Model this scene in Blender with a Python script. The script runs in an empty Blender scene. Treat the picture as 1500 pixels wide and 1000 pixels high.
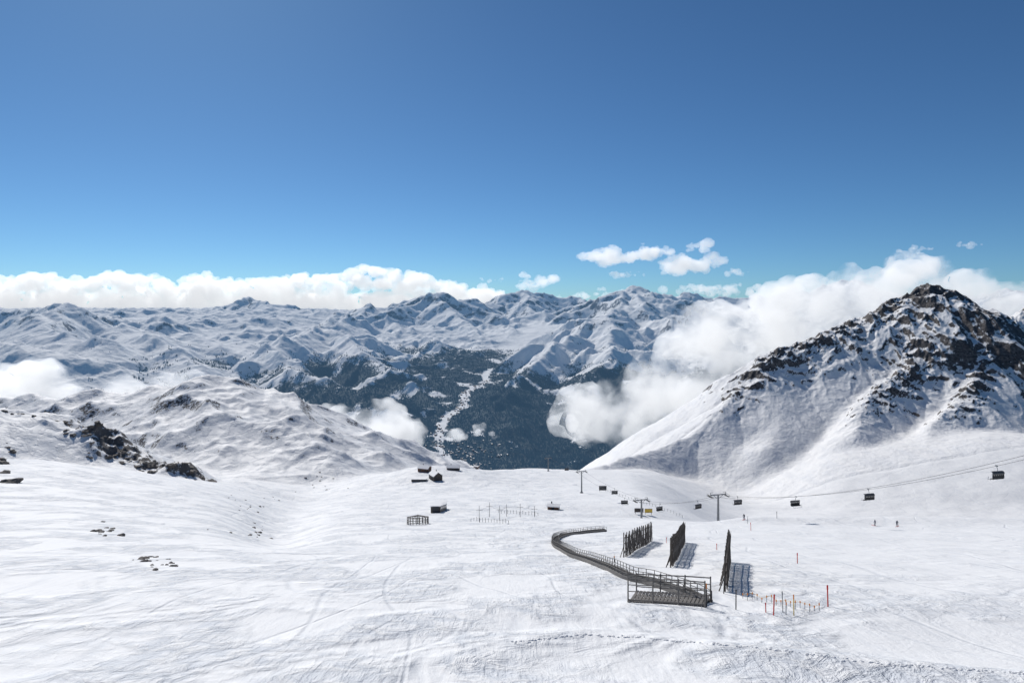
import bpy, bmesh, math, time, random
import numpy as np
from mathutils import Vector, Matrix, noise as mn
T0=time.time()
random.seed(4); rng=np.random.default_rng(7)
sc=bpy.context.scene
# ------------------------------------------------------------ noise
_p=rng.permutation(256); PERM=np.concatenate([_p,_p,_p]); _a=rng.uniform(0,2*math.pi,256); GX=np.cos(_a); GY=np.sin(_a)
def perlin(x,y):
    xi=np.floor(x).astype(np.int64); yi=np.floor(y).astype(np.int64)
    xf=x-xi; yf=y-yi; xi&=255; yi&=255
    u=xf*xf*xf*(xf*(xf*6-15)+10); v=yf*yf*yf*(yf*(yf*6-15)+10)
    def g(ix,iy,fx,fy):
        h=PERM[PERM[ix]+iy]; return GX[h]*fx+GY[h]*fy
    n00=g(xi,yi,xf,yf); n10=g(xi+1,yi,xf-1,yf); n01=g(xi,yi+1,xf,yf-1); n11=g(xi+1,yi+1,xf-1,yf-1)
    return ((n00+u*(n10-n00))*(1-v)+(n01+u*(n11-n01))*v)*1.5
def fbm(x,y,wl,octs=4,gain=.5):
    s=0;a=1;f=1/wl;t=0
    for i in range(octs):
        s=s+a*perlin(x*f+17.3*i+3.1,y*f-9.7*i+8.2); t+=a; a*=gain; f*=2.03
        x,y=x*.8-y*.6,x*.6+y*.8
    return s/t
def ridged(x,y,wl,octs=5,gain=.5):
    s=0;a=1;f=1/wl;t=0;w=1
    for i in range(octs):
        n=1-np.abs(perlin(x*f+11.3*i+5.1,y*f+4.7*i+1.2)*1.3); n=np.clip(n,0,1)**2
        s=s+a*n*w; w=np.clip(n*1.6,0,1); t+=a; a*=gain; f*=2.07
        x,y=x*.8-y*.6,x*.6+y*.8
    return s/t
def sstep(a,b,x):
    t=np.clip((x-a)/(b-a),0,1); return t*t*(3-2*t)
def smax(a,b,k):
    h=np.clip(.5+.5*(a-b)/k,0,1); return b+(a-b)*h+k*h*(1-h)
def seg_ridge(x,y,pts,slope,power=1.0,rnd=10.):
    H=np.full(x.shape,-1e9); D=np.full(x.shape,1e9)
    for (x0,y0,z0),(x1,y1,z1) in zip(pts[:-1],pts[1:]):
        dx,dy=x1-x0,y1-y0; L=dx*dx+dy*dy
        t=np.clip(((x-x0)*dx+(y-y0)*dy)/L,0,1)
        d=np.hypot(x-x0-t*dx,y-y0-t*dy)
        ds=np.sqrt(d*d+rnd*rnd)-rnd
        H=np.maximum(H,z0+t*(z1-z0)-slope*ds); D=np.minimum(D,d)
    return H,D
def R(*p):   # ridge points from image pixels and assumed distances: (bearing per mille, drop per mille, distance)
    return [(b/1000*d,d,-s/1000*d) for b,s,d in p]
# ------------------------------------------------------------ near terrain
ys=np.array([0,12,20,32,40,50,70,120,200,300,450,650,850,1000,1300,3200],float)
zs=np.array([-9.5,-12.3,-14.6,-18.2,-20.2,-22.2,-27.5,-42.5,-64.5,-90,-124,-165,-205,-262,-430,-1500],float)
yy=np.linspace(0,3200,6401); _z=np.interp(yy,ys,zs)
def smooth_prof(y,z):
    out=z.copy()
    for k,lim in ((9,0),(25,60),(101,160),(241,600)):
        ker=np.hanning(k+2)[1:-1]; ker/=ker.sum()
        s=np.convolve(np.pad(out,(k//2,k//2),mode='edge'),ker,mode='valid')
        w=sstep(lim*.8,lim*1.3+1,y); out=out*(1-w)+s*w
    return out
ZP=smooth_prof(yy,_z)
A=R((-1100,130,400),(-900,142,410),(-750,158,430),(-670,168,440),(-610,188,440),(-560,208,436),(-500,232,436),(-430,262,440))
B=R((-900,150,1000),(-700,140,950),(-560,130,920),(-500,118,910),(-460,108,900),(-405,118,880),(-350,150,850),(-300,185,820),(-230,216,800),(-150,236,800))
B2=R((-460,108,900),(-440,150,800),(-420,195,700))
B3=R((-405,118,880),(-370,165,790),(-330,205,700))
C=R((120,240,880),(160,228,900),(210,216,950),(260,192,990),(310,145,1030),(355,108,1070),(385,72,1100),(450,46,1130),(520,15,1170),(560,-4,1190),(590,-14,1195),(618,-29,1200))
C2=R((618,-29,1200),(650,-5,1190),(690,18,1150),(730,45,1110),(750,80,1060),(790,120,980),(900,160,900))
C3=R((618,-29,1200),(600,30,1120),(585,75,1060),(540,130,980),(490,185,900))
C4=R((690,18,1150),(690,75,1050),(665,130,960),(620,190,880),(590,240,800))
C5=R((730,30,1500),(745,15,1550),(800,-20,1600),(950,-60,1700))
C6=R((450,46,1130),(430,110,1060),(400,160,1000),(370,205,930))
CURVE=[(-6,37.),(-1,40.),(4,41.6),(8,41),(13.3,38),(19,35),(25,33),(34,31)]
AX=np.array([p[0] for p in A]); AY=np.array([p[1] for p in A])
def mountain_part(x,y,z,wx,wy):
    b=x/y
    ap=-158-.20*(np.sqrt((x-620)**2+(y-800)**2+70**2)-70)+fbm(x,y,90,3)*3
    ap=ap-70*(1-sstep(.14,.50,b))-500*(1-sstep(.06,.16,b))-500*sstep(900,1150,y)
    z=smax(z,ap,18)
    for P,sl,rd,kk in ((C,.68,6,12),(C2,.72,6,10),(C3,.66,7,10),(C4,.70,6,10),(C5,.8,8,10),(C6,.68,9,14)):
        h,d=seg_ridge(x+wx,y+wy,P,sl,1,rd)
        hi=sstep(-190,-70,h)
        gul=(ridged(x+wx,y*.6,120,5)-.42)*(5+22*hi)*sstep(2,60,d)+(ridged(x,y,34,5)-.4)*(2+13*hi)*np.exp(-(d/45)**2)
        z=smax(z,h+gul,kk)
    return z
def near(x,y):
    x=np.asarray(x,float); y=np.asarray(y,float)
    wx=fbm(x,y,180,3)*18*sstep(250,700,y); wy=fbm(x+900,y,180,3)*18*sstep(250,700,y)
    z=np.interp(y,yy,ZP)
    b=x/np.maximum(y,20)
    z=z+sstep(-.24,-.75,b)*np.clip(y-60,0,330)*.060*(1-sstep(400,540,y))
    z=z+9*np.exp(-((x+205)/85)**2-((y-250)/95)**2)
    ye=203+6*np.sin(x/40)
    z=z-sstep(.17,.36,b)*(sstep(205,330,y)*16+sstep(330,520,y)*20)*(1-sstep(820,980,y))
    z=z+1.8*np.exp(-((y-ye)/8)**2)*sstep(.27,.36,b)
    z=z-5.5*np.exp(-((x-55)**2+(y-288)**2)/36**2)
    z=z+8*np.exp(-((x-40)**2/90**2+(y-640)**2/80**2))
    z=z+11*np.exp(-((x+62)**2/50**2+(y-570)**2/60**2))
    z=z+fbm(x,y,160,3)*5.5*sstep(250,600,y)
    z=z-9*np.exp(-((b+.06)/.05)**2)*sstep(700,850,y)
    z=z-5.5*np.exp(-((b+.34-.00012*(y-200))/.06)**2)*sstep(90,200,y)
    ycr=np.interp(x,AX,AY); back=sstep(-3,40,y-ycr)
    h,dA=seg_ridge(x+wx*.3,y+wy*.3,A,1.0,1,4)
    crag=sstep(-.66,-.60,b)*(1-sstep(-.52,-.42,b))
    h=h+dA*((.74-.20*crag*np.exp(-(dA/30)**2))-.30*back)
    h=h+(ridged(x,y,42,5)-.46)*(7+11*crag)*np.exp(-(dA/22)**2)
    z=smax(z,h,5)
    for P in (B,B2,B3):
        h,dB=seg_ridge(x+wx,y+wy,P,.47,1,14)
        h=h+(ridged(x+wx,y,130,5,.42)-.45)*22
        z=smax(z,h,20)
    m=(x>40)&(y>430)
    if m.any():
        zm=mountain_part(x[m],y[m],z[m],wx[m],wy[m]); z[m]=zm
    z=z+fbm(x,y,40,3)*.9*sstep(60,200,y)+fbm(x,y,5,3)*.09*sstep(10,30,y)*(1-sstep(200,300,y))
    cx=np.array([p[0] for p in CURVE]); cy=np.array([p[1] for p in CURVE])
    yc=np.interp(x,cx,cy)
    z=z+.60*np.exp(-((y-yc)/2.4)**2)*sstep(-9,2,x)*(y<80)
    z=z+fbm(x,y,22,3)*.5
    return z
def near1(x,y): return float(near(np.array([float(x)]),np.array([float(y)]))[0])
def stand(b,s):  # b, s are image pixel offsets from the middle of the horizon
    """point of the snow surface seen from the camera at this image position, as bearing / drop (both per mille)"""
    Yv=np.geomspace(15,1100,1500); f=near(b/1000*Yv,Yv)+s/1000*Yv
    k=int(np.argmax(f>=0)) if (f>=0).any() else len(Yv)-1
    y=Yv[k]; return float(b/1000*y),float(y),near1(b/1000*y,y)
def mregion(x,y):
    b=x/y
    return sstep(.13,.2,b)*sstep(760,840,y)*sstep(2100,1900,y)
def raw_mesh(name,co,q,smooth):
    k=q.shape[1]; me=bpy.data.meshes.new(name)
    me.vertices.add(len(co)); me.vertices.foreach_set('co',np.asarray(co,np.float32).ravel())
    me.loops.add(q.size); me.loops.foreach_set('vertex_index',np.asarray(q,np.int32).ravel())
    me.polygons.add(len(q)); me.polygons.foreach_set('loop_start',np.arange(0,q.size,k,dtype=np.int32))
    me.update(calc_edges=True)
    me.polygons.foreach_set('use_smooth',np.full(len(q),smooth,dtype=bool))
    return me
def link(name,me,mats=()):
    ob=bpy.data.objects.new(name,me); sc.collection.objects.link(ob)
    for m in mats: me.materials.append(m)
    return ob
def make_sheet(name,bs,yl,zf,mat,attrs=None):
    B_,Y_=np.meshgrid(bs,yl); X_=B_*Y_
    Z_=zf(X_,Y_); nr,nc=Z_.shape
    zb=np.gradient(Z_,bs,axis=1)/Y_; zy=np.gradient(Z_,yl,axis=0)-B_*zb; S_=np.hypot(zb,zy)
    co=np.stack([X_,Y_,Z_],-1).reshape(-1,3)
    idx=np.arange(nr*nc).reshape(nr,nc)
    q=np.stack([idx[:-1,:-1],idx[:-1,1:],idx[1:,1:],idx[1:,:-1]],-1).reshape(-1,4)
    me=raw_mesh(name,co,q,True); out={}
    for k,f in (attrs or {}).items():
        v=f(X_,Y_,Z_,S_); out[k]=v
        at=me.attributes.new(k,'FLOAT','POINT'); at.data.foreach_set('value',v.astype(np.float32).ravel())
    ob=link(name,me,[mat]); return ob,Z_,out
# ------------------------------------------------------------ materials
class NT:
    def __init__(s,m): s.t=m.node_tree; s.n=s.t.nodes; s.l=s.t.links
    def N(s,ty,ins=None,**kw):
        n=s.n.new(ty)
        for k,v in kw.items(): setattr(n,k,v)
        if ins:
            for k,v in ins.items():
                if isinstance(v,bpy.types.NodeSocket): s.l.new(v,n.inputs[k])
                else: n.inputs[k].default_value=v
        return n
    def math(s,op,a,b=0.0,clamp=False):
        n=s.N('ShaderNodeMath',{0:a,1:b},operation=op); n.use_clamp=clamp; return n.outputs[0]
    def ramp(s,f,a,b,lo=0.,hi=1.):
        return s.N('ShaderNodeMapRange',{0:f,1:a,2:b,3:lo,4:hi},interpolation_type='SMOOTHSTEP').outputs[0]
    def mix(s,f,a,b):
        n=s.N('ShaderNodeMix',data_type='RGBA')
        for i,v in ((0,f),(6,a),(7,b)):
            if isinstance(v,bpy.types.NodeSocket): s.l.new(v,n.inputs[i])
            else: n.inputs[i].default_value=v
        return n.outputs[2]
    def noise(s,vec,scale,detail=4,rough=.55,dist=0):
        return s.N('ShaderNodeTexNoise',{'Vector':vec,'Scale':scale,'Detail':detail,'Roughness':rough,'Distortion':dist}).outputs[0]
    def mapv(s,vec,sc_=(1,1,1),rot=(0,0,0),loc=(0,0,0)):
        return s.N('ShaderNodeMapping',{'Vector':vec,'Scale':sc_,'Rotation':rot,'Location':loc}).outputs[0]
def newmat(name):
    m=bpy.data.materials.new(name); m.use_nodes=True; m.node_tree.nodes.clear(); return m,NT(m)
SNOW=(.83,.825,.815,1)
def mat_ground():
    m,t=newmat('snow_piste')
    g=t.N('ShaderNodeNewGeometry'); pos=g.outputs['Position']
    flat=t.mapv(pos,(1,1,0)); sx=t.N('ShaderNodeSeparateXYZ',{0:pos})
    rockm=t.N('ShaderNodeAttribute',attribute_name='rock').outputs['Fac']
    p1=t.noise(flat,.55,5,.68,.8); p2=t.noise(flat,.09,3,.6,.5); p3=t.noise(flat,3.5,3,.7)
    def drawn(rot,sc_):
        return t.noise(t.mapv(flat,(1,.16,1),(0,0,rot)),sc_,4,.6,.7)
    w1=t.ramp(t.noise(flat,.03,2,.5),.44,.56)
    dr=t.N('ShaderNodeMix',{0:w1,2:drawn(1.15,1.7),3:drawn(-.9,1.5)}).outputs[0]
    def tracks(rot,loc,scale,wd):
        n=t.noise(t.mapv(flat,(1,.34,1),(0,0,rot),loc),scale,2,.45,.4)
        a=t.math('ABSOLUTE',t.math('SUBTRACT',t.math('FRACT',t.math('MULTIPLY',n,9.)),.5))
        return t.ramp(a,wd,0.)
    tr=t.math('MAXIMUM',tracks(.35,(0,0,0),.032,.055),tracks(-.5,(40,11,0),.027,.045))
    groomed=t.ramp(sx.outputs[0],16,46,1.,.35)
    rough=t.math('MULTIPLY',t.ramp(p2,.40,.60),groomed)
    hgt=t.math('ADD',t.math('MULTIPLY',t.math('MULTIPLY',p1,t.math('ADD',rough,.2)),1.4),t.math('ADD',t.math('MULTIPLY',t.math('MULTIPLY',dr,t.math('ADD',rough,.35)),.6),t.math('MULTIPLY',p3,.14)))
    hgt=t.math('SUBTRACT',hgt,t.math('MULTIPLY',tr,.2))
    bump=t.N('ShaderNodeBump',{'Height':hgt,'Strength':.8,'Distance':.48})
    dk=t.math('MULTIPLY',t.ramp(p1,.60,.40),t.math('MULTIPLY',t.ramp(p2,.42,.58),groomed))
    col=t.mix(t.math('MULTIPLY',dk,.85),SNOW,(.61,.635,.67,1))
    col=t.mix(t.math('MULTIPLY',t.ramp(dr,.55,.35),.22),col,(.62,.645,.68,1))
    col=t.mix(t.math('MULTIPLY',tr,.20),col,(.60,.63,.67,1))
    rn=t.noise(pos,.30,6,.78)
    rk=t.ramp(t.math('ADD',rockm,t.math('MULTIPLY',t.math('SUBTRACT',rn,.5),2.4)),.58,.66)
    rcol=t.mix(t.noise(pos,.8,4,.7),(.035,.033,.032,1),(.19,.17,.155,1))
    col=t.mix(rk,col,rcol)
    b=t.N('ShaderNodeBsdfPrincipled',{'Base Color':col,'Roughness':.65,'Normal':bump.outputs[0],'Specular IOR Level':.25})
    t.N('ShaderNodeOutputMaterial',{0:b.outputs[0]}); return m
def mat_mount():
    m,t=newmat('snow_and_rock')
    g=t.N('ShaderNodeNewGeometry'); pos=g.outputs['Position']
    rockm=t.N('ShaderNodeAttribute',attribute_name='rock').outputs['Fac']
    rn=t.noise(pos,.035,7,.74); rn2=t.noise(t.mapv(pos,(1,1,.5)),.14,6,.8)
    mm=t.math('ADD',rockm,t.math('ADD',t.math('MULTIPLY',t.math('SUBTRACT',rn,.5),1.7),t.math('MULTIPLY',t.math('SUBTRACT',rn2,.5),2.0)))
    rk=t.ramp(mm,.56,.64)
    rcol=t.mix(t.ramp(t.noise(pos,.22,6,.8),.35,.7),(.032,.031,.034,1),(.20,.18,.17,1))
    sn=t.mix(t.ramp(t.noise(t.mapv(pos,(1,.35,1)),.08,4,.6),.3,.6),(.76,.765,.775,1),SNOW)
    col=t.mix(rk,sn,rcol)
    bump=t.N('ShaderNodeBump',{'Height':t.math('ADD',t.noise(pos,.12,6,.62),t.math('MULTIPLY',t.math('MULTIPLY',rk,rn2),.6)),'Strength':.45,'Distance':5.})
    b=t.N('ShaderNodeBsdfPrincipled',{'Base Color':col,'Roughness':.75,'Normal':bump.outputs[0],'Specular IOR Level':.2})
    t.N('ShaderNodeOutputMaterial',{0:b.outputs[0]}); return m
HAZE_GLOW=(.17,.36,.62,1)
def mat_far():
    m,t=newmat('distant_snow_forest')
    g=t.N('ShaderNodeNewGeometry'); pos=g.outputs['Position']
    sep=t.N('ShaderNodeSeparateXYZ',{0:pos})
    rockm=t.N('ShaderNodeAttribute',attribute_name='rock').outputs['Fac']
    form=t.N('ShaderNodeAttribute',attribute_name='forest').outputs['Fac']
    rn=t.noise(pos,.0035,8,.80)
    rk=t.ramp(t.math('ADD',rockm,t.math('MULTIPLY',t.math('SUBTRACT',rn,.5),2.8)),.54,.72)
    fn=t.noise(pos,.010,7,.80)
    fo=t.ramp(t.math('ADD',form,t.math('MULTIPLY',t.math('SUBTRACT',fn,.5),2.4)),.50,.62)
    col=t.mix(t.math('MULTIPLY',rk,.92),SNOW,(.05,.052,.065,1))
    fcol=t.mix(t.noise(pos,.03,3,.7),(.015,.025,.026,1),(.09,.11,.12,1))
    col=t.mix(fo,col,fcol)
    bump=t.N('ShaderNodeBump',{'Height':t.noise(pos,.006,7,.62),'Strength':.5,'Distance':85.})
    b=t.N('ShaderNodeBsdfPrincipled',{'Base Color':col,'Roughness':.85,'Normal':bump.outputs[0],'Specular IOR Level':.1})
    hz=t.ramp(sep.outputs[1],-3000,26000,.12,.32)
    em=t.N('ShaderNodeEmission',{0:HAZE_GLOW,1:.85})  # aerial haze painted on: terrain itself glows blue, more with distance
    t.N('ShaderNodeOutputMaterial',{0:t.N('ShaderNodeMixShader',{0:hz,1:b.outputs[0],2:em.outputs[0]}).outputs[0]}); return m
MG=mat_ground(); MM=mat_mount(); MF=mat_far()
def simple(name,c1,c2,scale=3.,rough=.7,metal=0.):
    m,t=newmat(name); tc=t.N('ShaderNodeTexCoord').outputs['Object']
    col=t.mix(t.noise(tc,scale,5,.65),c1+(1,),c2+(1,))
    b=t.N('ShaderNodeBsdfPrincipled',{'Base Color':col,'Roughness':rough,'Metallic':metal}); t.N('ShaderNodeOutputMaterial',{0:b.outputs[0]}); return m
M_WOOD=simple('weathered_wood',(.035,.028,.024),(.12,.10,.085),6)
M_STEEL=simple('galvanised_steel',(.16,.17,.18),(.30,.31,.32),4,.5,.3)
M_DARK=simple('dark_metal',(.03,.032,.035),(.08,.08,.085),4,.5)
M_GREY=simple('greyed_timber',(.10,.095,.09),(.24,.22,.20),5,.8)
M_RED=simple('red_paint',(.55,.03,.02),(.70,.06,.04),5,.5)
M_ORANGE=simple('orange_plastic',(.75,.22,.03),(.85,.30,.05),5,.5)
M_YEL=simple('yellow_paint',(.70,.45,.05),(.80,.55,.08),5,.5)
M_BLACK=simple('black_rubber',(.012,.012,.013),(.04,.04,.04),8,.8)
M_SNOWCAP=simple('roof_snow',(.78,.78,.78),(.83,.825,.82),2,.7)
M_BROWN=simple('brown_timber',(.09,.045,.03),(.18,.09,.055),3,.8)
M_GLASS=simple('window_glass',(.03,.04,.05),(.06,.08,.10),2,.15)
M_ROCK=simple('lichen_rock',(.045,.042,.04),(.22,.195,.17),1.2,.85)
M_CLOTH=[simple('jacket_dark',(.02,.03,.06),(.04,.05,.09),5,.9),simple('jacket_red',(.4,.04,.03),(.5,.06,.05),5,.9)]
# ------------------------------------------------------------ mesh builder
class MB:
    def __init__(s): s.v=[];s.f=[];s.m=[]
    def add(s,vs,fs,mi): o=len(s.v); s.v+=[tuple(v) for v in vs]; s.f+=[[i+o for i in f] for f in fs]; s.m+=[mi]*len(fs)
    def box(s,c,sz,mi=0,rz=0.,rx=0.,taper=1.):
        Mx=Matrix.Translation(Vector(c))@Matrix.Rotation(rz,4,'Z')@Matrix.Rotation(rx,4,'X')
        hx,hy,hz=[a/2 for a in sz]; vs=[]
        for k,z in ((1,-hz),(taper,hz)):
            for x,y in ((-hx,-hy),(hx,-hy),(hx,hy),(-hx,hy)): vs.append(Mx@Vector((x*k,y*k,z)))
        s.add(vs,[[3,2,1,0],[4,5,6,7],[0,1,5,4],[1,2,6,5],[2,3,7,6],[3,0,4,7]],mi)
    def tube(s,p0,p1,r0,r1=None,n=8,mi=0):
        p0=Vector(p0);p1=Vector(p1);r1=r0 if r1 is None else r1
        d=(p1-p0).normalized(); u=d.orthogonal().normalized(); w=d.cross(u); vs=[]
        for p,r in ((p0,r0),(p1,r1)):
            for k in range(n):
                a=2*math.pi*k/n; vs.append(p+u*(r*math.cos(a))+w*(r*math.sin(a)))
        s.add(vs,[[k,(k+1)%n,n+(k+1)%n,n+k] for k in range(n)]+[list(range(n))[::-1],list(range(n,2*n))],mi)
    def path(s,pts,r,n=6,mi=0):
        for a,b in zip(pts[:-1],pts[1:]): s.tube(a,b,r,r,n,mi)
    def gable(s,c,w,l,h,rh,rz,mi_w,mi_r,over=.4):
        Mx=Matrix.Translation(Vector(c))@Matrix.Rotation(rz,4,'Z')
        hw,hl=w/2,l/2
        P=[(-hw,-hl,0),(hw,-hl,0),(hw,hl,0),(-hw,hl,0),(-hw,-hl,h),(hw,-hl,h),(hw,hl,h),(-hw,hl,h),(0,-hl,h+rh),(0,hl,h+rh)]
        s.add([Mx@Vector(p) for p in P],[[0,1,5,8,4],[2,3,7,9,6],[1,2,6,5],[3,0,4,7]],mi_w)
        o=over; k=rh/hw; t=.3
        for sg in (-1,1):
            e=[(0,-hl-o,h+rh+.02),(0,hl+o,h+rh+.02),(sg*(hw+o),hl+o,h-o*k+.02),(sg*(hw+o),-hl-o,h-o*k+.02)]
            e2=[(x,y,z+t) for x,y,z in e]
            s.add([Mx@Vector(p) for p in e+e2],[[0,1,2,3],[7,6,5,4],[0,3,7,4],[1,0,4,5],[2,1,5,6],[3,2,6,7]],mi_r)
    def obj(s,name,mats,smooth=False):
        me=bpy.data.meshes.new(name); me.from_pydata(s.v,[],s.f); me.update()
        for m in mats: me.materials.append(m)
        me.polygons.foreach_set('material_index',s.m)
        if smooth: me.polygons.foreach_set('use_smooth',[True]*len(s.f))
        ob=bpy.data.objects.new(name,me); sc.collection.objects.link(ob); return ob
# ------------------------------------------------------------ build near
def rockA(x,y,z,s):
    _,dA=seg_ridge(x,y,A,.3,1,5); b=x/y
    cr=sstep(-.66,-.60,b)*(1-sstep(-.47,-.43,b))
    r=(.26+.26*cr)*np.exp(-(dA/(8+10*cr))**2)+.42*sstep(.5,.9,s)*(dA<40)
    r=np.maximum(r,(.66*sstep(.52,.82,s))*sstep(-130,-210,x)*(y>640))
    return r-.9*(r<.08)
bs=np.linspace(-1.25,1.25,950)
yl=np.concatenate([np.geomspace(5,380,470),np.geomspace(382,1050,300),np.geomspace(1060,3000,40)])
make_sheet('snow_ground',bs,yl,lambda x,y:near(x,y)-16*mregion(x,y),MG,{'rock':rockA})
def rockC(x,y,z,s):
    r=sstep(.62,1.15,s)*.8
    for P,w,a in ((C,26,.38),(C2,55,.45),(C4,36,.45),(C3,30,.36)):
        _,d=seg_ridge(x,y,P,.3,1,5); r=r+a*np.exp(-(d/w)**2)
    r=r*sstep(-225,-140,z)
    return np.clip(r,-.1,1.1)-.18
make_sheet('rocky_mountain',np.linspace(.12,1.2,850),np.geomspace(740,2000,700),lambda x,y:near(x,y)-1.2+1.2*sstep(0,.15,mregion(x,y)),MM,{'rock':rockC})
# ------------------------------------------------------------ far terrain
FR=[
 (R((-1100,10,13000),(-950,10,13000),(-750,15,13000),(-690,8,12500),(-650,-2,12000),(-610,14,12200),(-570,15,12500),(-510,18,14000),(-450,15,17000),(-380,-10,20000),(-340,-3,20000),(-300,12,20000),(-250,13,19000),(-200,1,17000),(-150,-3,17000),(-110,-20,17000),(-60,-6,18000),(-20,-6,20000),(15,-22,21000),(50,-14,22000),(100,-9,22000),(150,-4,20000),(175,-27,18000),(205,-14,18000),(250,-16,22000),(300,-9,23000),(350,-14,23000),(400,-19,24000),(430,-18,24000),(465,-32,24000),(495,-37,24000),(550,-20,22000),(630,-15,20000),(690,-15,18000),(740,-25,16000),(850,-15,16000),(1200,-15,16000)),.66),
 (R((-650,-2,12000),(-700,25,10800),(-660,45,9800),(-590,55,9000)),.50),
 (R((-900,30,9000),(-760,55,8000),(-650,80,7200)),.34),
 (R((-510,18,14000),(-470,40,12000),(-430,62,10500)),.45),
 (R((-570,15,12500),(-540,45,10500),(-480,75,9000),(-430,100,8300)),.40),
 (R((-380,-10,20000),(-340,20,16500),(-300,42,14000)),.58),
 (R((-200,1,17000),(-230,18,14500),(-280,25,12500),(-330,50,10500),(-365,65,9500),(-410,98,8000)),.58),
 (R((-365,65,9500),(-330,92,8300),(-250,112,7600),(-180,138,7100),(-130,170,6600)),.60),
 (R((-410,98,8000),(-400,120,7300),(-360,150,6700)),.52),
 (R((-280,25,12500),(-240,50,10800),(-190,85,9300),(-130,125,8200),(-100,160,7200)),.62),
 (R((-200,1,17000),(-165,30,14500),(-140,48,12800),(-80,76,11200),(-38,100,10300)),.64),
 (R((-140,48,12800),(-150,80,10800),(-110,115,9300)),.62),
 (R((-110,-20,17000),(-85,14,15500),(-50,38,14200),(-10,66,12700)),.66),
 (R((15,-22,21000),(30,6,18000),(50,26,16200)),.66),
 (R((175,-27,18000),(150,6,15000),(133,15,12800),(95,44,11000),(45,78,9500),(5,112,8400),(-25,152,7300)),.66),
 (R((133,15,12800),(150,55,10000),(110,102,8400),(60,155,7100),(20,200,6200)),.62),
 (R((150,55,10000),(190,100,8400),(170,150,7000)),.62),
 (R((175,-27,18000),(210,18,13500),(250,40,11200),(290,70,9800),(260,130,7800)),.58),
 (R((300,-9,23000),(310,20,16500),(350,50,12500),(420,85,9500)),.58),
 (R((465,-32,24000),(470,-4,18500),(520,35,13500)),.58),
]
VAL=[(-300,3000,-1300),(-500,5400,-1290),(-650,6000,-1240),(-700,6600,-1200),(-690,7200,-1170),(-530,7750,-1130),(-590,8500,-1080),(-340,9300,-1010),(-400,10000,-1010),(-60,11000,-950),(180,13000,-780),(580,14500,-560),(900,17000,-300)]
def floorz(y): return np.interp(y,[2000,5500,7000,9500,11000,13000,14500,17000,22000,45000],[-1320,-1290,-1200,-1050,-950,-800,-600,-450,-500,-900])
rr_=random.Random(11)
SEGS=[]
for pts,sl in FR:
    fine=[pts[0]]
    for a,b in zip(pts[:-1],pts[1:]):
        L=math.hypot(b[0]-a[0],b[1]-a[1]); n=max(1,int(L/600))
        for k in range(1,n+1):
            t=k/n; p=[a[i]+(b[i]-a[i])*t for i in range(3)]
            if k<n:
                p[0]+=rr_.uniform(-190,190); p[1]+=rr_.uniform(-190,190); p[2]+=rr_.uniform(-150,75)
            fine.append(tuple(p))
    for i,(a,b) in enumerate(zip(fine[:-1],fine[1:])):
        SEGS.append((a,b,sl))
        if i%2==0:
            dx,dy=b[0]-a[0],b[1]-a[1]; L=math.hypot(dx,dy)
            for sg in (-1,1):
                if rr_.random()<.12: continue
                nx,ny=-dy/L*sg,dx/L*sg
                if pts[0][1]-pts[-1][1]>0: nx+=dx/L*.5; ny+=dy/L*.5
                p=a; k=rr_.uniform(.30,.42)
                for j in range(3):
                    ln=rr_.uniform(350,700); ang=rr_.uniform(-.35,.35)
                    ex,ey=nx*math.cos(ang)-ny*math.sin(ang),nx*math.sin(ang)+ny*math.cos(ang)
                    q=(p[0]+ex*ln,p[1]+ey*ln,p[2]-ln*k*rr_.uniform(.7,1.3))
                    SEGS.append((p,q,sl+.16)); p=q
FBS=np.linspace(-1.1,1.1,1100); FYS=np.geomspace(2600,40000,900)
def far(X,Y):
    wx=fbm(X,Y,1100,4)*150; wy=fbm(X+9000,Y,1100,4)*150
    z=floorz(Y)+fbm(X,Y,1500,4)*30+sstep(-2200,-6500,X)*sstep(5000,9000,Y)*300
    xw=X+wx; yw=Y+wy
    for (x0,y0,z0),(x1,y1,z1),sl in SEGS:
        zt=max(z0,z1); reach=(zt+1300)/sl*.85+300
        ya,yb=min(y0,y1)-reach,max(y0,y1)+reach
        r0,r1=np.searchsorted(FYS,ya),np.searchsorted(FYS,yb)
        if r1-r0<2: continue
        yn=max(ya,2600.)
        ba=min((min(x0,x1)-reach)/yn,(min(x0,x1)-reach)/yb); bb_=max((max(x0,x1)+reach)/yn,(max(x0,x1)+reach)/yb)
        c0,c1=np.searchsorted(FBS,ba),np.searchsorted(FBS,bb_)
        if c1-c0<2: continue
        S=np.s_[r0:r1,c0:c1]
        dx,dy=x1-x0,y1-y0; L=dx*dx+dy*dy; xs=xw[S]-x0; y_=yw[S]-y0
        t=np.clip((xs*dx+y_*dy)/L,0,1)
        d=np.hypot(xs-t*dx,y_-t*dy)
        h=z0+t*(z1-z0)-sl*(np.sqrt(d*d+225)-15)
        z[S]=smax(z[S],h,18)
    _,dv=seg_ridge(X+wx*.3,Y,VAL,.3,1,30)
    fl=floorz(Y)
    z=np.where(Y<17000,np.minimum(z,fl+np.maximum(dv-45,0)*.9),z)
    z=np.maximum(z,fl+sstep(60,900,dv)*50)
    up=sstep(80,700,dv)
    z=z-(1-ridged(X+wx,Y+wy,1250,7,.50))*(215-75*sstep(-2500,-5000,X)*(Y<12000))*up+98*up
    return z
def rockF(x,y,z,s):
    return sstep(.42,.95,s)*.85*sstep(-900,-300,z)-.23
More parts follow.
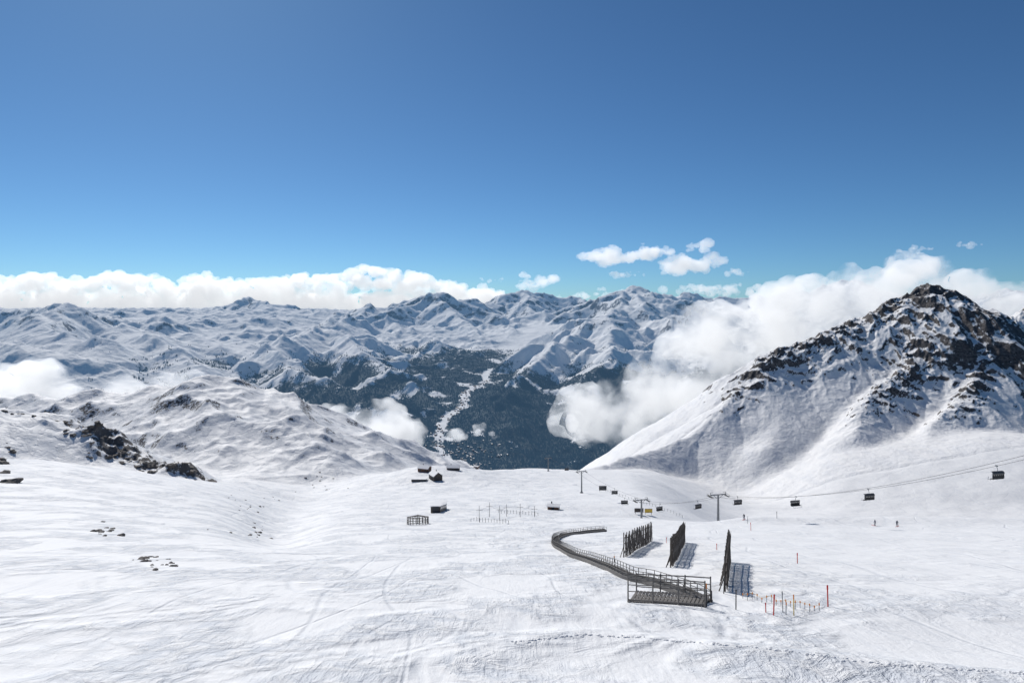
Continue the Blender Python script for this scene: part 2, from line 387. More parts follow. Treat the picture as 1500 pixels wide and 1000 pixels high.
def forF(x,y,z,s=None):
    tl=-810+fbm(x,y,1300,4)*260
    f=sstep(230,-260,z-tl)
    _,dv=seg_ridge(x,y,VAL,.3,1,30)
    f=f*sstep(15,90,dv+fbm(x,y,260,3)*75)
    return f*sstep(13500,11500,y)*(.60+.40*sstep(-3600,-2800,x+fbm(x,y,900,3)*900))*(1-.75*sstep(.05,.42,fbm(x,y,520,4)))
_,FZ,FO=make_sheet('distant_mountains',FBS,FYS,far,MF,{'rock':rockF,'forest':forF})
def fsample(G,x,y):
    fi=np.clip(np.interp(y,FYS,np.arange(len(FYS))),0,len(FYS)-1.01); fj=np.clip(np.interp(x/y,FBS,np.arange(len(FBS))),0,len(FBS)-1.01)
    i=fi.astype(int); j=fj.astype(int); u=fi-i; v=fj-j
    return (G[i,j]*(1-u)+G[i+1,j]*u)*(1-v)+(G[i,j+1]*(1-u)+G[i+1,j+1]*u)*v
# ------------------------------------------------------------ forest mesh
def cones(name,X,Y,Z,Hh,Rr,mat,ns=4):
    n=len(X); ang=rng.uniform(0,6.28,n); k=np.arange(ns)*2*math.pi/ns
    vx=X[:,None]+Rr[:,None]*np.cos(ang[:,None]+k); vy=Y[:,None]+Rr[:,None]*np.sin(ang[:,None]+k); vz=np.repeat((Z-2)[:,None],ns,1)
    co=np.concatenate([np.stack([vx,vy,vz],-1),np.stack([X,Y,Z+Hh],-1)[:,None]],1).reshape(-1,3)
    base=(np.arange(n)*(ns+1))[:,None]
    tri=np.stack([base+np.arange(ns),base+(np.arange(ns)+1)%ns,np.repeat(base+ns,ns,1)],-1).reshape(-1,3)
    return link(name,raw_mesh(name,co,tri,False),[mat])
mt,t=newmat('conifer')
pz=t.N('ShaderNodeNewGeometry').outputs['Position']
bb=t.N('ShaderNodeBsdfPrincipled',{'Base Color':t.mix(t.noise(pz,.05,3,.7),(.015,.028,.026,1),(.07,.09,.09,1)),'Roughness':.9})
em=t.N('ShaderNodeEmission',{0:HAZE_GLOW,1:.85})  # even blue glow in the tree material stands in for haze
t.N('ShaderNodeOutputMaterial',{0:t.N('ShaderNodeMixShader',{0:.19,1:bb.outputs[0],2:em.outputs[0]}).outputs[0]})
n=170000
yy_=rng.uniform(5000**.5,12500**.5,n)**2; bb_=rng.uniform(-.62,.42,n); xx_=bb_*yy_
zz_=fsample(FZ,xx_,yy_); ff=fsample(FO['forest'],xx_,yy_)+fbm(xx_,yy_,170,4)*1.0
ok=ff>.5; xx_,yy_,zz_=xx_[ok],yy_[ok],zz_[ok]
hh=rng.uniform(12,26,len(xx_))
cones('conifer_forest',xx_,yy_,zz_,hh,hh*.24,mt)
mb=MB()
for _ in range(280):
    if random.random()<.65: y=random.gauss(5650,260); x=-.075*y+random.gauss(0,190)
    else:
        y=random.uniform(6000,9500); x=np.interp(y,[p[1] for p in VAL],[p[0] for p in VAL])+random.gauss(0,40)
    z=float(fsample(FZ,np.array([x]),np.array([y]))[0])
    mb.gable((x,y,z-1),random.uniform(8,14),random.uniform(12,24),random.uniform(6,12),random.uniform(2,4),random.uniform(0,3.1),0 if random.random()<.6 else 2,1,1.)
mb.obj('valley_village',[M_BROWN,M_SNOWCAP,M_STEEL])
# ------------------------------------------------------------ resort furniture
def pylon(b,s,hper,arm,xy=None):
    x,y,z=stand(b,s) if xy is None else (xy[0],xy[1],near1(*xy))
    H=hper/1000*y
    mb=MB()
    ax=Vector((math.cos(.24),math.sin(.24),0)); al=Vector((-.24,.97,0)).normalized()
    mb.box((x,y,z+.1),(1.6,1.6,1.2),0,.24)
    mb.tube((x,y,z),(x,y,z+H),.52,.30,12,0)
    top=Vector((x,y,z+H)); hw=arm/2
    mb.tube(top-ax*hw,top+ax*hw,.22,.22,8,0)
    for sg in (-1,1):
        e=top+ax*(hw*sg)
        mb.tube(e,e+Vector((0,0,.9)),.09,.09,6,1); mb.tube(e+Vector((0,0,.9)),e+Vector((0,0,.9))-ax*sg*1.2,.07,.07,6,1)
        c=e-Vector((0,0,.35))
        mb.tube(c-al*1.9,c+al*1.9,.12,.12,6,1)
        for k in range(-4,5):
            p=c+al*(k*.45)-Vector((0,0,.1)); mb.tube(p-ax*.08,p+ax*.08,.2,.2,10,1)
        mb.tube(e+ax*sg*.55-al*1.8+Vector((0,0,.1)),e+ax*sg*.55+al*1.8+Vector((0,0,.1)),.05,.05,5,1)
        mb.box(e+ax*sg*.45-Vector((0,0,.5)),(.5,3.6,.06),1,.24)
    mb.tube(top-Vector((0,0,1.5)),top-ax*hw*.7,.09,.09,6,0); mb.tube(top-Vector((0,0,1.5)),top+ax*hw*.7,.09,.09,6,0)
    for k in range(int(H/.35)): 
        p=Vector((x,y-.62,z+.4+k*.35)); mb.tube(p-ax*.2,p+ax*.2,.025,.025,4,1)
    mb.obj('chairlift_pylon',[M_STEEL,M_DARK]); return top,ax,hw
T1,ax1,hw1=pylon(302,313,48,6.2,(75.5,250))
T2,_,hw2=pylon(190,320,35,5.4,(55,290))
T3,_,hw3=pylon(102,277,32,5.4)
T4,_,hw4=pylon(53,245,19,5.4)
def anchors(sg):
    e=Vector((128,40,24.5))+ax1*(2.9*sg)
    return [e]+[T+ax1*(h*sg)-Vector((0,0,.65)) for T,h in ((T1,hw1),(T2,hw2),(T3,hw3),(T4,hw4))]
def cabpt(a,b,t,sag): 
    p=a.lerp(b,t); p.z-=4*sag*t*(1-t); return p
CAB={}
for sg in (1,-1):
    an=anchors(sg); mb=MB(); segs=[]
    for i,(a,b) in enumerate(zip(an[:-1],an[1:])):
        sag=11.3 if i==0 else 1.6; segs.append((a,b,sag))
        mb.path([cabpt(a,b,k/40,sag) for k in range(41)],.04,5,0)
    CAB[sg]=segs; mb.obj('haul_cable',[M_DARK])
def chair(seg,t,sg=1):
    a,b,sag=CAB[sg][seg]; p=cabpt(a,b,t,sag); mb=MB()
    d=Vector((b.x-a.x,b.y-a.y,0)).normalized(); w=Vector((d.y,-d.x,0)); U=Vector((0,0,1))
    if sg<0: d=-d
    W=lambda u,v,h: p+w*u+d*v+U*h
    mb.box(W(0,0,.05),(.25,.5,.25),1,math.atan2(d.y,d.x)-math.pi/2)
    mb.path([W(0,0,0),W(0,-.25,-.6),W(0,-.3,-1.5)],.06,6,1)
    mb.tube(W(-1.5,-.3,-1.5),W(1.5,-.3,-1.5),.06,.06,6,1)
    for sx in (-1.5,1.5): mb.path([W(sx,-.3,-1.5),W(sx,-.42,-2.6),W(sx,.15,-2.75)],.05,6,1)
    rz=math.atan2(w.y,w.x)
    mb.box(W(0,-.12,-2.68),(3.1,.55,.14),0,rz)
    mb.box(W(0,-.45,-2.3),(3.1,.12,.62),0,rz)
    for k in range(6):
        mb.box(W(-1.3+k*.52,-.47,-1.9),(.36,.10,.28),0,rz)
    prof=[(-.50,-1.75),(-.56,-1.5),(-.46,-1.25),(-.25,-1.12),(.05,-1.08)]
    vs=[W(sx,a_,h_) for sx in (-1.6,1.6) for a_,h_ in prof]; n_=len(prof)
    mb.add(vs,[[k,k+1,n_+k+1,n_+k] for k in range(n_-1)],2)
    mb.path([W(-1.5,.55,-2.3),W(-1.4,.75,-3.0),W(1.4,.75,-3.0),W(1.5,.55,-2.3)],.04,5,1)
    for sx in (-.9,0,.9): mb.tube(W(sx,.75,-3.0),W(sx,.55,-3.25),.03,.03,4,1)
    mb.obj('chairlift_chair',[M_BLACK,M_STEEL,M_DARK])
def t_for(seg,px,sg=1):
    a,b,sag=CAB[sg][seg]; ts=np.linspace(0,1,400); pts=[cabpt(a,b,t,sag) for t in ts]
    return float(ts[int(np.argmin([abs(p.x/p.y*1000-px) for p in pts]))])
for seg,px,sg in ((0,708,1),(0,522,1),(0,416,-1),(0,330,1),(1,272,1),(1,217,-1),(2,150,1),(2,165,-1),(3,80,1)):
    chair(seg,t_for(seg,px,sg),sg)
def snow_fence(x0,y0,x1,y1,h0,h1):
    mb=MB(); L=math.hypot(x1-x0,y1-y0); n=int(L/.24); rz=math.atan2(y1-y0,x1-x0)
    dx,dy=(x1-x0)/L,(y1-y0)/L; P=[]
    for k in range(n+1):
        t=k/n; x,y=x0+(x1-x0)*t,y0+(y1-y0)*t; P.append((x,y))
    Z=near(np.array([p[0] for p in P]),np.array([p[1] for p in P]))
    for k,(x,y) in enumerate(P):
        if random.random()<.07: continue
        h=(h0+(h1-h0)*k/n)*random.uniform(.82,1.08); lean=random.uniform(-.06,.06)
        mb.box((x+dy*.07,y-dx*.07,Z[k]+h/2+.1),(.16,.03,h),0,rz,lean)
    for fr in (.25,.62,.88):
        pts=[(x,y,Z[k]+(h0+(h1-h0)*k/n)*fr) for k,(x,y) in enumerate(P) if k%8==0]
        mb.path(pts,.06,5,0)
    for k in range(0,n+1,13):
        x,y=P[k]; h=h0+(h1-h0)*k/n
        mb.tube((x-dy*.12,y+dx*.12,Z[k]-.3),(x-dy*.12,y+dx*.12,Z[k]+h*1.10),.08,.07,6,0)
        mb.tube((x-dy*.12,y+dx*.12,Z[k]+h*.5),(x-dy*.65,y+dx*.65,Z[k]-.2),.05,.05,6,0)
    mb.obj('snow_fence',[M_WOOD])
xa,ya,_=stand(165,371); xb,yb,_=stand(205,347); snow_fence(xa,ya,xb,yb,3.1,3.4)
xa,ya,_=stand(234,386); xb,yb,_=stand(253,349); snow_fence(xa,ya,xb,yb,3.0,3.7)
xa,ya,_=stand(314,421); xb,yb,_=stand(319,378); snow_fence(xa,ya,xb,yb,2.7,3.7)
cp=[stand(b,s)[:2] for b,s in ((282,437),(230,418),(200,410),(170,402),(140,388),(112,377),(85,367),(66,356),(64,347),(78,340),(105,336),(138,333))]
def catmull(P,n=10):
    out=[]
    for i in range(len(P)-1):
        p0=P[max(i-1,0)];p1=P[i];p2=P[i+1];p3=P[min(i+2,len(P)-1)]
        for k in range(n):
            t=k/n; out.append(tuple(.5*((2*p1[j])+(-p0[j]+p2[j])*t+(2*p0[j]-5*p1[j]+4*p2[j]-p3[j])*t*t+(-p0[j]+3*p1[j]-3*p2[j]+p3[j])*t**3) for j in (0,1)))
    out.append(tuple(P[-1])); return out
def resample(P,st):
    P=np.array(P); s=np.r_[0,np.cumsum(np.hypot(*np.diff(P,axis=0).T))]; q=np.arange(0,s[-1],st)
    return np.stack([np.interp(q,s,P[:,0]),np.interp(q,s,P[:,1])],-1)
cp=resample(catmull(cp),1.2); cz=near(cp[:,0],cp[:,1]); cz=np.convolve(np.pad(cz,3,mode='edge'),np.ones(7)/7,mode='valid')
mb=MB(); tn=np.gradient(cp,axis=0); tn/=np.hypot(tn[:,0],tn[:,1])[:,None]; nn=np.stack([-tn[:,1],tn[:,0]],-1)
def ribbon(o0,z0,o1,z1,mi,th=.08):
    for k in range(len(cp)-1):
        vs=[]
        for kk in (k,k+1):
            for o,zz in ((o0,z0),(o1,z1)):
                vs.append((cp[kk,0]+nn[kk,0]*o,cp[kk,1]+nn[kk,1]*o,cz[kk]+zz))
        vs2=[(x,y,z-th) for x,y,z in vs]
        mb.add(vs+vs2,[[0,1,3,2],[6,7,5,4],[0,2,6,4],[3,1,5,7]],mi)
ribbon(-.46,.34,.46,.34,0)
for o in (-.6,.6):
    ribbon(o-.08,.42,o+.08,.42,1,.34)
    for hz in (.75,1.1): mb.path([(cp[k,0]+nn[k,0]*o,cp[k,1]+nn[k,1]*o,cz[k]+hz) for k in range(0,len(cp))],.03,5,1)
    for k in range(0,len(cp),1):
        x,y=cp[k]+nn[k]*o; mb.tube((x,y,cz[k]-.4),(x,y,cz[k]+1.1),.035,.035,5,1)
for k in range(0,len(cp),1):
    p=cp[k]; a=p-nn[k]*.46; b=p+nn[k]*.46; mb.tube((a[0],a[1],cz[k]+.38),(b[0],b[1],cz[k]+.38),.03,.03,4,1)
mb.obj('conveyor_lift',[M_BLACK,M_GREY])
x0,y0,z0=stand(170,437); x1,y1,z1=stand(281,443)
mb=MB(); a=Vector((x0,y0,z0)); b=Vector((x1,y1-.3,z1)); dv=(b-a); L=dv.length; dn=dv.normalized(); nb=Vector((-dn.y,dn.x,0)).normalized()
for side,off in (('f',0.),('b',2.4)):
    for k in range(4):
        p=a+dv*(k/3)+nb*off; g=near1(p.x,p.y)
        mb.tube((p.x,p.y,g-.4),(p.x,p.y,g+1.95),.06,.05,6,0)
    for fr,r in ((1.85,.05),(1.35,.04),(.85,.04)):
        pts=[]
        for k in range(4):
            p=a+dv*(k/3)+nb*off; pts.append((p.x,p.y,near1(p.x,p.y)+fr))
        mb.path(pts,r,6,0)
for k in range(20):
    p=a+dv*((k+.5)/20)+nb*1.2; g=near1(p.x,p.y)+.28; mb.box((p.x,p.y,g),(L/20*.72,2.3,.06),1,math.atan2(dn.y,dn.x))
for off in (.15,1.2,2.25):
    pa=a+nb*off; pb=b+nb*off; mb.tube((pa.x,pa.y,near1(pa.x,pa.y)+.17),(pb.x,pb.y,near1(pb.x,pb.y)+.17),.07,.07,6,1)
mb.obj('platform_railing',[M_GREY,M_GREY])
def marker(b,s,hper,mats,name='piste_marker_pole',r=.035):
    x,y,z=stand(b,s); h=hper/1000*y; mb=MB(); lx=random.uniform(-.05,.05)*h
    mb.tube((x,y,z-.3),(x+lx*.8,y,z+h*.8),r,r,7,0); mb.tube((x+lx*.8,y,z+h*.8),(x+lx,y,z+h),r*1.25,r*1.25,7,1)
    mb.tube((x+lx,y,z+h),(x+lx,y,z+h+r),r*1.25,r*.3,7,1)
    mb.obj(name,mats)
RR=[M_RED,M_RED]
for b,s,h,mm,r in ((463,443,31,RR,.05),(418,380,15,RR,.05),(383,456,30,RR,.045),(285,444,34,[M_BLACK,M_ORANGE],.04),(328,448,29,[M_BLACK,M_DARK],.04),(397,452,31,[M_STEEL,M_STEEL],.03),(413,456,30,[M_YEL,M_ORANGE],.035),(401,455,18,[M_STEEL,M_ORANGE],.03),(310,424,24,[M_BLACK,M_DARK],.04),(372,452,14,RR,.035),(350,332,12,RR,.06),(345,322,11,[M_STEEL,M_STEEL],.06),(150,378,9,[M_BLACK,M_ORANGE],.05),(388,314,10,[M_DARK,M_DARK],.06),(300,360,9,RR,.05),(226,350,8,RR,.05)):
    marker(b,s,h,mm,r=r)
mb=MB(); prev=None
for k in range(17):
    t=k/16; b=338+t*112; s=431+t*20+math.sin(k*1.9)*2; x,y,z=stand(b,s); h=random.uniform(.35,.6)
    mb.tube((x,y,z-.2),(x,y,z+h),.022,.022,5,0); mb.tube((x,y,z+h-.14),(x,y,z+h+.02),.04,.04,6,1)
    p=(x,y,z+h-.05)
    if prev: mb.tube(prev,p,.010,.010,4,2)
    prev=p
mb.obj('rope_barrier',[M_STEEL,M_ORANGE,M_YEL])
def hut(name,b,s,w,l,h,rh,rz,mats):
    x,y,z=stand(b,s); mb=MB(); z-=.3
    mb.gable((x,y,z),w,l,h,rh,rz,0,1,.45)
    Mx=Matrix.Translation(Vector((x,y,z)))@Matrix.Rotation(rz,4,'Z')
    for sg in (-1,1):
        n=max(1,int(l/3.2))
        for k in range(n):
            c=Mx@Vector((sg*(w/2+.02),-l/2+(k+.5)*l/n,h*.58)); mb.box(c,(.06,1.1,.9),2,rz); mb.box(Mx@Vector((sg*(w/2+.05),-l/2+(k+.5)*l/n,h*.58-.52)),(.12,1.3,.08),3,rz)
    c=Mx@Vector((w*.15,-l/2-.02,1.05)); mb.box(c,(1.0,.07,2.1),3,rz); mb.box(Mx@Vector((-w*.25,-l/2-.02,h*.6)),(.9,.06,.8),2,rz)
    mb.box(Mx@Vector((w*.2,l*.2,h+rh*.8+.5)),(.5,.5,1.4),3,rz)
    return mb.obj(name,mats)
WM=[M_WOOD,M_SNOWCAP,M_GLASS,M_DARK]; BM=[M_BROWN,M_SNOWCAP,M_GLASS,M_DARK]
hut('wooden_hut',61,301,3.6,5.2,2.1,.6,1.35,BM)
hut('mountain_station',-112,257,7,10,4.0,2.6,.5,WM)
hut('mountain_station',-128,245,6,9,3.2,1.8,1.2,BM)
hut('mountain_station',-86,243,5,10,2.6,1.4,1.5,WM)
hut('mountain_station',-52,240,4,8,2.4,1.2,1.0,BM)
x,y,z=stand(-136,259); mb=MB(); mb.box((x,y,z+.6),(11,5,1.8),0); mb.box((x,y,z+1.65),(11.8,5.8,.3),1); 
for k in range(6): mb.box((x-4.4+k*1.75,y-2.53,z+.8),(1.2,.06,.8),2)
mb.obj('terrace_building',[M_WOOD,M_SNOWCAP,M_GLASS])
x,y,z=stand(-112,306); x2,y2,z2=stand(-91,289); L=min(38,math.hypot(x2-x,y2-y)); rz=math.atan2(y2-y,x2-x)-math.pi/2
dr=Vector((x2-x,y2-y,0)).normalized(); mb=MB(); N=8
for k in range(N):
    p=Vector((x,y,0))+dr*(L*(k+.5)/N); g=near1(p.x,p.y)
    mb.box((p.x,p.y,g+1.3),(3.6,L/N-.004,3.2),0,rz); mb.box((p.x,p.y,g+3.05),(4.2,L/N-.004,.28),1,rz)
    for sg in (-1,1):
        q=p+Vector((math.cos(rz),math.sin(rz),0))*(1.83*sg); mb.box((q.x,q.y,g+1.7),(.08,L/N*.55,.9),2,rz)
g=near1(x,y); q=Vector((x,y,0))-dr*.04; mb.box((q.x,q.y,g+1.2),(2.4,.08,2.4),3,rz)
mb.obj('groomer_garage',WM)
x,y,z=stand(-138,322); mb=MB(); r=.0155*y; pts=[]
for k in range(20):
    a=2*math.pi*k/20; px,py=x+r*math.cos(a),y+r*math.sin(a); g=near1(px,py); pts.append((px,py,g))
    mb.tube((px,py,g-.4),(px,py,g+2.1),.11,.09,6,0)
pts.append(pts[0])
for hz,rr0 in ((.6,.07),(1.2,.07),(2.0,.10)): mb.path([(p[0],p[1],p[2]+hz) for p in pts],rr0,5,0)
for k in range(10):
    p=pts[2*k]; mb.tube((p[0],p[1],p[2]+2.0),(x,y,z+2.6),.07,.07,5,0)
mb.tube((x,y,z),(x,y,z+2.7),.15,.12,8,0)
mb.obj('round_wooden_corral',[M_WOOD])
mb=MB(); pr=None
for b,s,h in ((-48,319,26),(-33,312,24),(-18,317,24),(-8,311,20),(12,312,22),(33,312,18)):
    x,y,z=stand(b,s); H=h/1000*y*.9
    mb.tube((x,y,z-.3),(x,y,z+H),.09,.06,6,0); mb.tube((x-1.1,y,z+H*.72),(x+1.1,y,z+H*.72),.05,.05,5,0)
    p=(x,y,z+H*.72)
    if pr: mb.tube(pr,p,.03,.03,4,0)
    pr=p
mb.obj('rope_tow',[M_DARK])
for row,(ba,sa,bb2,sb,n_) in enumerate(((-60,318,-5,322,14),(-20,306,38,310,14),(140,274,250,312,26))):
    mb=MB(); pr=None
    for k in range(n_):
        t=k/(n_-1); x,y,z=stand(ba+(bb2-ba)*t,sa+(sb-sa)*t+random.uniform(-1,1)); h=random.uniform(1.0,1.5)
        mb.tube((x,y,z-.3),(x,y,z+h),.06,.06,5,0); p=(x,y,z+h*.8)
        if pr: mb.tube(pr,p,.025,.025,4,0)
        pr=p
    mb.obj('post_and_rope_fence',[M_DARK])
def board(name,b,s,wper,hper,mat,legs=2):
    x,y,z=stand(b,s); w=wper/1000*y; h=hper/1000*y; mb=MB()
    for sg in (-1,1): mb.tube((x+sg*w*.4,y+.12,z-.3),(x+sg*w*.4,y+.12,z+1.2+h),.09,.08,6,1)
    mb.box((x,y,z+1.1+h/2),(w,.10,h),0); mb.box((x,y-.02,z+1.1+h+.06),(w+.2,.2,.12),1); mb.box((x,y-.02,z+1.05),(w+.2,.2,.1),1)
    mb.obj(name,[mat,M_DARK])
board('information_board',133,275,11,6,M_DARK)
board('banner_board',200,309,11,5,M_YEL)
board('banner_board',186,308,13,5,M_WOOD)
x,y,z=stand(37,240); mb=MB(); H=22
for sx,sy in ((-1,-1),(1,-1),(0,1)): mb.tube((x+sx,y+sy,z),(x+sx*.2,y+sy*.2,z+H),.12,.08,5,0)
for k in range(12):
    f0=1-.8*k/12; f1=1-.8*(k+1)/12; zz=z+H*k/12
    for (ax_,ay_),(bx_,by_) in (((-1,-1),(1,-1)),((1,-1),(0,1)),((0,1),(-1,-1))):
        mb.tube((x+ax_*f0,y+ay_*f0,zz),(x+bx_*f1,y+by_*f1,zz+H/12),.06,.06,4,0)
mb.obj('lattice_mast',[M_STEEL])
# rocks
bm=bmesh.new(); bmesh.ops.create_icosphere(bm,subdivisions=3,radius=1); RV=[tuple(v.co) for v in bm.verts]; RF=np.array([[v.index for v in f.verts] for f in bm.faces]); bm.free()
def rock_cluster(items):
    V=[];F=[];o=0
    for (x,y,r) in items:
        z=near1(x,y)-r*.12; of=Vector((random.uniform(0,99),0,0)); sx,sy,sz=r*random.uniform(.8,1.5),r*random.uniform(.7,1.2),r*random.uniform(.35,.7); an=random.uniform(0,3.1)
        for v in RV:
            k=1+.45*mn.fractal(Vector(v)*1.1+of,.6,2.2,3)+.15*mn.noise(Vector(v)*3+of)
            a_,b_=v[0]*sx*k,v[1]*sy*k; V.append((x+a_*math.cos(an)-b_*math.sin(an),y+a_*math.sin(an)+b_*math.cos(an),z+v[2]*sz*k))
        F.append(RF+o); o+=len(RV)
    return link('rock_outcrop',raw_mesh('rock_outcrop',np.array(V),np.concatenate(F),False),[M_ROCK])
for (b,s,sb,ss,n_,r) in ((-525,377,16,5,18,.33),(-600,333,16,5,12,.42),(-380,330,18,8,14,.40),(-388,300,16,10,13,.45),(-362,288,20,8,10,.45),(-620,225,4,3,3,1.6),(-748,232,8,14,5,1.7),(-742,212,8,6,4,1.6),(-285,258,16,6,6,.8),(-270,268,14,4,6,.7)):
    it=[]
    for _ in range(n_):
        x,y,_z0=stand(b+random.gauss(0,1)*sb,s+random.gauss(0,1)*ss); it.append((x,y,r*random.uniform(.3,1.4)))
    rock_cluster(it)
for (t0,t1,n_,r0,r1,sd) in ((3.6,6.95,75,.6,2.9,8),(0.8,3.4,30,.6,1.8,4)):
    it=[]
    for _ in range(n_):
        t=random.uniform(t0,t1); i=int(t); u=t-i; x=A[i][0]+(A[i+1][0]-A[i][0])*u+random.gauss(0,2); y=A[i][1]+(A[i+1][1]-A[i][1])*u-abs(random.gauss(0,sd)); it.append((x,y,random.uniform(r0,r1)))
    rock_cluster(it)
cx=np.array([p[0] for p in CURVE]); cy=np.array([p[1] for p in CURVE])
V=[];F=[];o=0
for k in range(320):
    x=random.uniform(0,30); y=float(np.interp(x,cx,cy))-.4+random.gauss(0,.10); r=random.uniform(.025,.085); z=near1(x,y)
    for v in RV: V.append((x+v[0]*r*1.4,y+v[1]*r,z+v[2]*r*(.8+.4*mn.noise(Vector(v)*2+Vector((k,0,0))))))
    F.append(RF+o); o+=len(RV)
link('snow_clods',raw_mesh('snow_clods',np.array(V),np.concatenate(F),True),[M_SNOWCAP])
def skier(b,s,face,jk):
    x,y,z=stand(b,s); me=bpy.data.meshes.new('skier')
    P=[(0,0,.93),(0,.02,1.12),(0,.05,1.38),(0,.08,1.50),(0,.10,1.60),(0,.10,1.72),
       (-.12,0,.88),(-.15,.12,.50),(-.15,-.02,.10),(-.15,.14,.05),(.12,0,.88),(.15,.14,.50),(.15,.0,.10),(.15,.16,.05),
       (-.19,.05,1.40),(-.30,.08,1.13),(-.26,.32,1.05),(.19,.05,1.40),(.30,.10,1.13),(.26,.34,1.05)]
    E=[(0,1),(1,2),(2,3),(3,4),(4,5),(0,6),(6,7),(7,8),(8,9),(0,10),(10,11),(11,12),(12,13),(2,14),(14,15),(15,16),(2,17),(17,18),(18,19)]
    Rd=[.15,.15,.17,.07,.11,.10,.11,.08,.06,.06,.11,.08,.06,.06,.08,.06,.045,.08,.06,.045]
    me.from_pydata(P,E,[]); ob=bpy.data.objects.new('skier',me); sc.collection.objects.link(ob)
    ob.location=(x,y,z+.04); ob.rotation_euler=(0,0,face)
    sm=ob.modifiers.new('skin','SKIN')
    for i,r in enumerate(Rd): me.skin_vertices[0].data[i].radius=(r,r)
    me.skin_vertices[0].data[0].use_root=True
    ss=ob.modifiers.new('sub','SUBSURF'); ss.levels=1; ss.render_levels=1
    me.materials.append(jk)
    mb=MB()
    for sx in (-.15,.15):
        mb.box((sx,.1,.02),(.09,1.7,.03),0); mb.box((sx,.98,.07),(.09,.2,.03),0,0,.5)
    for sx in (-.27,.27): mb.tube((sx,.34,1.1),(sx*1.3,.1,0),.012,.012,5,1)
    mb.box((0,.19,1.63),(.16,.05,.07),1)
    k=mb.obj('skis_and_poles',[M_RED,M_BLACK]); k.parent=ob
skier(532,325,.6,M_CLOTH[0]); skier(564,326,-.8,M_CLOTH[0]); skier(340,316,2.5,M_CLOTH[0])
# ------------------------------------------------------------ clouds
def mat_cloud(name,dens,em,ns=0,step=1.,lo=.38,hi=.60):
    m,t=newmat(name); D=dens
    if ns:
        ps=t.N('ShaderNodeNewGeometry').outputs['Position']
        D=t.math('MULTIPLY',t.ramp(t.noise(ps,ns,3,.62),lo,hi),dens)
    s=t.N('ShaderNodeVolumeScatter',{'Color':(.97,.98,1,1),'Density':D,'Anisotropy':.45})
    st=t.math('MULTIPLY',D,em) if ns else dens*em
    e=t.N('ShaderNodeEmission',{0:(.92,.95,1,1),1:st})  # self-glow of the cloud, in place of light scattered repeatedly inside it
    a=t.N('ShaderNodeAddShader',{0:s.outputs[0],1:e.outputs[0]})
    t.N('ShaderNodeOutputMaterial',{'Volume':a.outputs[0]})
    m.cycles.volume_step_rate=step
    return m
bm=bmesh.new(); bmesh.ops.create_icosphere(bm,subdivisions=2,radius=1)
SV=np.array([v.co[:] for v in bm.verts]); SF=np.array([[v.index for v in f.verts] for f in bm.faces]); bm.free()
def cloud(name,items,mat,voxel,disp):
    it=np.array(items); ctr=it[:,:3].mean(0)
    V=np.concatenate([SV*i[3:6]+i[:3]-ctr for i in it]); F=np.concatenate([SF+len(SV)*k for k in range(len(it))])
    ob=link(name,raw_mesh(name,V,F,True),[mat]); ob.location=ctr
    r=ob.modifiers.new('union','REMESH'); r.mode='VOXEL'; r.voxel_size=voxel; r.use_smooth_shade=True
    for k,(size,st) in enumerate(disp):
        tx=bpy.data.textures.new(name+'_billow%d'%k,'CLOUDS'); tx.noise_scale=size; tx.noise_depth=4; tx.noise_basis='ORIGINAL_PERLIN'
        dm=ob.modifiers.new('billow%d'%k,'DISPLACE'); dm.texture=tx; dm.strength=st; dm.mid_level=.5; dm.texture_coords='GLOBAL'
    return ob
MC=mat_cloud('cumulus',1/420,.40); MS=mat_cloud('thin_cumulus',1/600,.40); MH=mat_cloud('mist',1/60,.45,.0065,1.2,.39,.63)
Y=27000
def bankpt(px,py,rad,y=Y,ex=1.5):
    yv=y+random.uniform(-700,700)
    return ((px-750)/1000*yv,yv,(445-py)/1000*yv,rad/1000*yv*ex,rad/1000*yv*1.2,rad/1000*yv)
tops=[(-150,410),(0,407),(50,404),(80,403),(120,408),(170,397),(200,404),(260,409),(300,401),(350,410),(380,409),(440,402),(500,404),(545,387),(590,395),(640,408),(690,418),(740,426)]
tx=[p[0] for p in tops]; ty=[p[1] for p in tops]
it=[]
for px in np.arange(-300,735,6):
    top=np.interp(px,tx,ty)
    for k in range(4):
        r=random.uniform(3.5,11); py=top+r+random.uniform(0,1)*(475-top-r)*(k/3)+random.uniform(-5,7)
        it.append(bankpt(px+random.uniform(-8,8),py,r))
    it.append(bankpt(px,random.uniform(440,450),random.uniform(11,16))); it.append(bankpt(px,random.uniform(456,470),random.uniform(11,16)))
cloud('cloud_bank',it,MC,50,((900,420),(300,300),(110,150)))
for (cx_,cy_,w_,h_,n_) in ((790,412,30,10,16),(890,375,28,14,24),(955,368,34,12,24),(1010,387,46,16,38),(920,402,34,6,16),(1028,362,16,11,10),(1080,397,26,7,14),(1060,424,90,9,50),(890,433,70,8,30),(1340,366,20,6,10),(1420,358,28,4,10),(1180,424,60,8,24),(720,410,24,4,10)):
    it=[bankpt(cx_+random.gauss(0,.5)*w_,cy_+random.gauss(0,.4)*h_,random.uniform(.22,.6)*h_,30000,1.8) for _ in range(n_)]
    cloud('cumulus_cloud',it,MS,45,((800,480),(280,330),(100,150)))
def mist(name,pts,mat,vox,disp):
    it=[]
    for px,py,r,y,n_ in pts:
        for _ in range(n_):
            rr=r*random.uniform(.5,1.05); yv=y*(1+random.uniform(-.04,.04))
            it.append(((px-750+random.gauss(0,.5)*r)/1000*yv,yv,(445-py+random.gauss(0,.33)*r)/1000*yv,rr/1000*yv*1.4,rr/1000*yv,rr/1000*yv*.9))
    return cloud(name,it,mat,vox,disp)
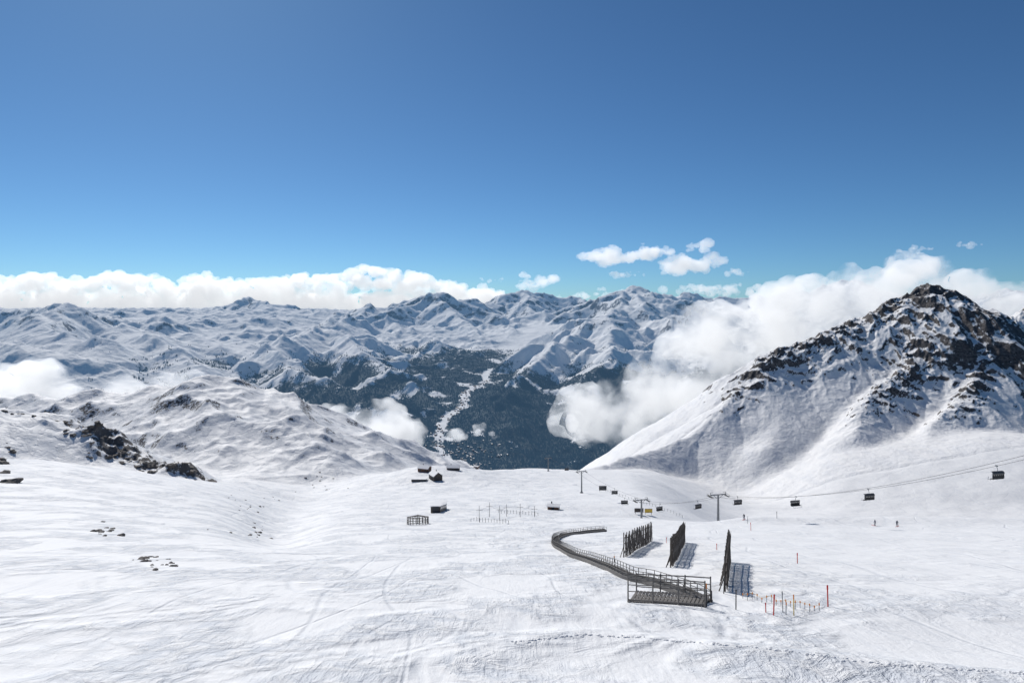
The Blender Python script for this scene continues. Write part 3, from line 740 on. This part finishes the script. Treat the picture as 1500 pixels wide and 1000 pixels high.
mist('mist_cloud',[(1350,405,30,2600,6),(1280,420,38,2500,6),(1220,442,44,2400,6),(1160,468,46,2300,6),(1110,500,50,2200,7),(1060,540,52,2200,7),(1010,580,54,2200,7),(960,600,46,2200,7),(900,605,40,2300,6),(840,612,32,2400,5),(1130,450,28,2500,4),(1420,418,26,2700,5),(1480,440,34,2600,4),(920,565,26,2300,4),(1090,465,22,2400,4),(1320,388,18,2600,4)],MH,13,((160,110),(55,65)))
mist('valley_mist',[(40,590,44,1900,6),(120,585,38,1800,6),(210,590,34,1700,6),(275,572,26,1700,5),(-60,600,50,1900,4),(10,575,34,2100,4)],MH,12,((120,85),(40,45)))
mist('valley_mist',[(440,600,18,2600,4),(490,615,28,2600,5),(540,630,32,2600,6),(585,630,22,2600,4)],MH,12,((120,85),(40,45)))
mist('valley_mist',[(670,638,10,4200,3),(700,630,8,4200,3),(722,636,6,4200,2)],MH,14,((150,110),(50,60)))
# ------------------------------------------------------------ sky, sun, camera
AZ=math.radians(-28); EL=math.radians(38)
w=bpy.data.worlds.new('World'); sc.world=w; w.use_nodes=True; nt=w.node_tree; nt.nodes.clear()
sk=nt.nodes.new('ShaderNodeTexSky'); sk.sky_type='NISHITA'; sk.sun_disc=False; sk.sun_elevation=EL; sk.sun_rotation=AZ; sk.altitude=2500; sk.air_density=.82; sk.dust_density=1.3; sk.ozone_density=2.3
mul=nt.nodes.new('ShaderNodeMix'); mul.data_type='RGBA'; mul.blend_type='MULTIPLY'; mul.inputs[0].default_value=1; mul.inputs[7].default_value=(.40,.64,.79,1)
bg=nt.nodes.new('ShaderNodeBackground'); bg.inputs[1].default_value=.10; ow=nt.nodes.new('ShaderNodeOutputWorld')
nt.links.new(sk.outputs[0],mul.inputs[6]); nt.links.new(mul.outputs[2],bg.inputs[0]); nt.links.new(bg.outputs[0],ow.inputs[0])
L=bpy.data.lights.new('sun','SUN'); L.energy=4.0; L.angle=math.radians(.5); L.color=(1,.965,.92)
so=bpy.data.objects.new('sun',L); sc.collection.objects.link(so)
d=Vector((math.sin(AZ)*math.cos(EL),math.cos(AZ)*math.cos(EL),math.sin(EL)))
so.rotation_euler=d.to_track_quat('Z','Y').to_euler()
cam=bpy.data.cameras.new('camera'); co=bpy.data.objects.new('camera',cam); sc.collection.objects.link(co)
cam.lens=24; cam.sensor_width=36; cam.shift_y=-55/1500; cam.clip_start=.5; cam.clip_end=120000
co.location=(0,0,0); co.rotation_euler=(math.radians(90),0,0); sc.camera=co
sc.view_settings.view_transform='Standard'; sc.view_settings.look='None'; sc.view_settings.exposure=0
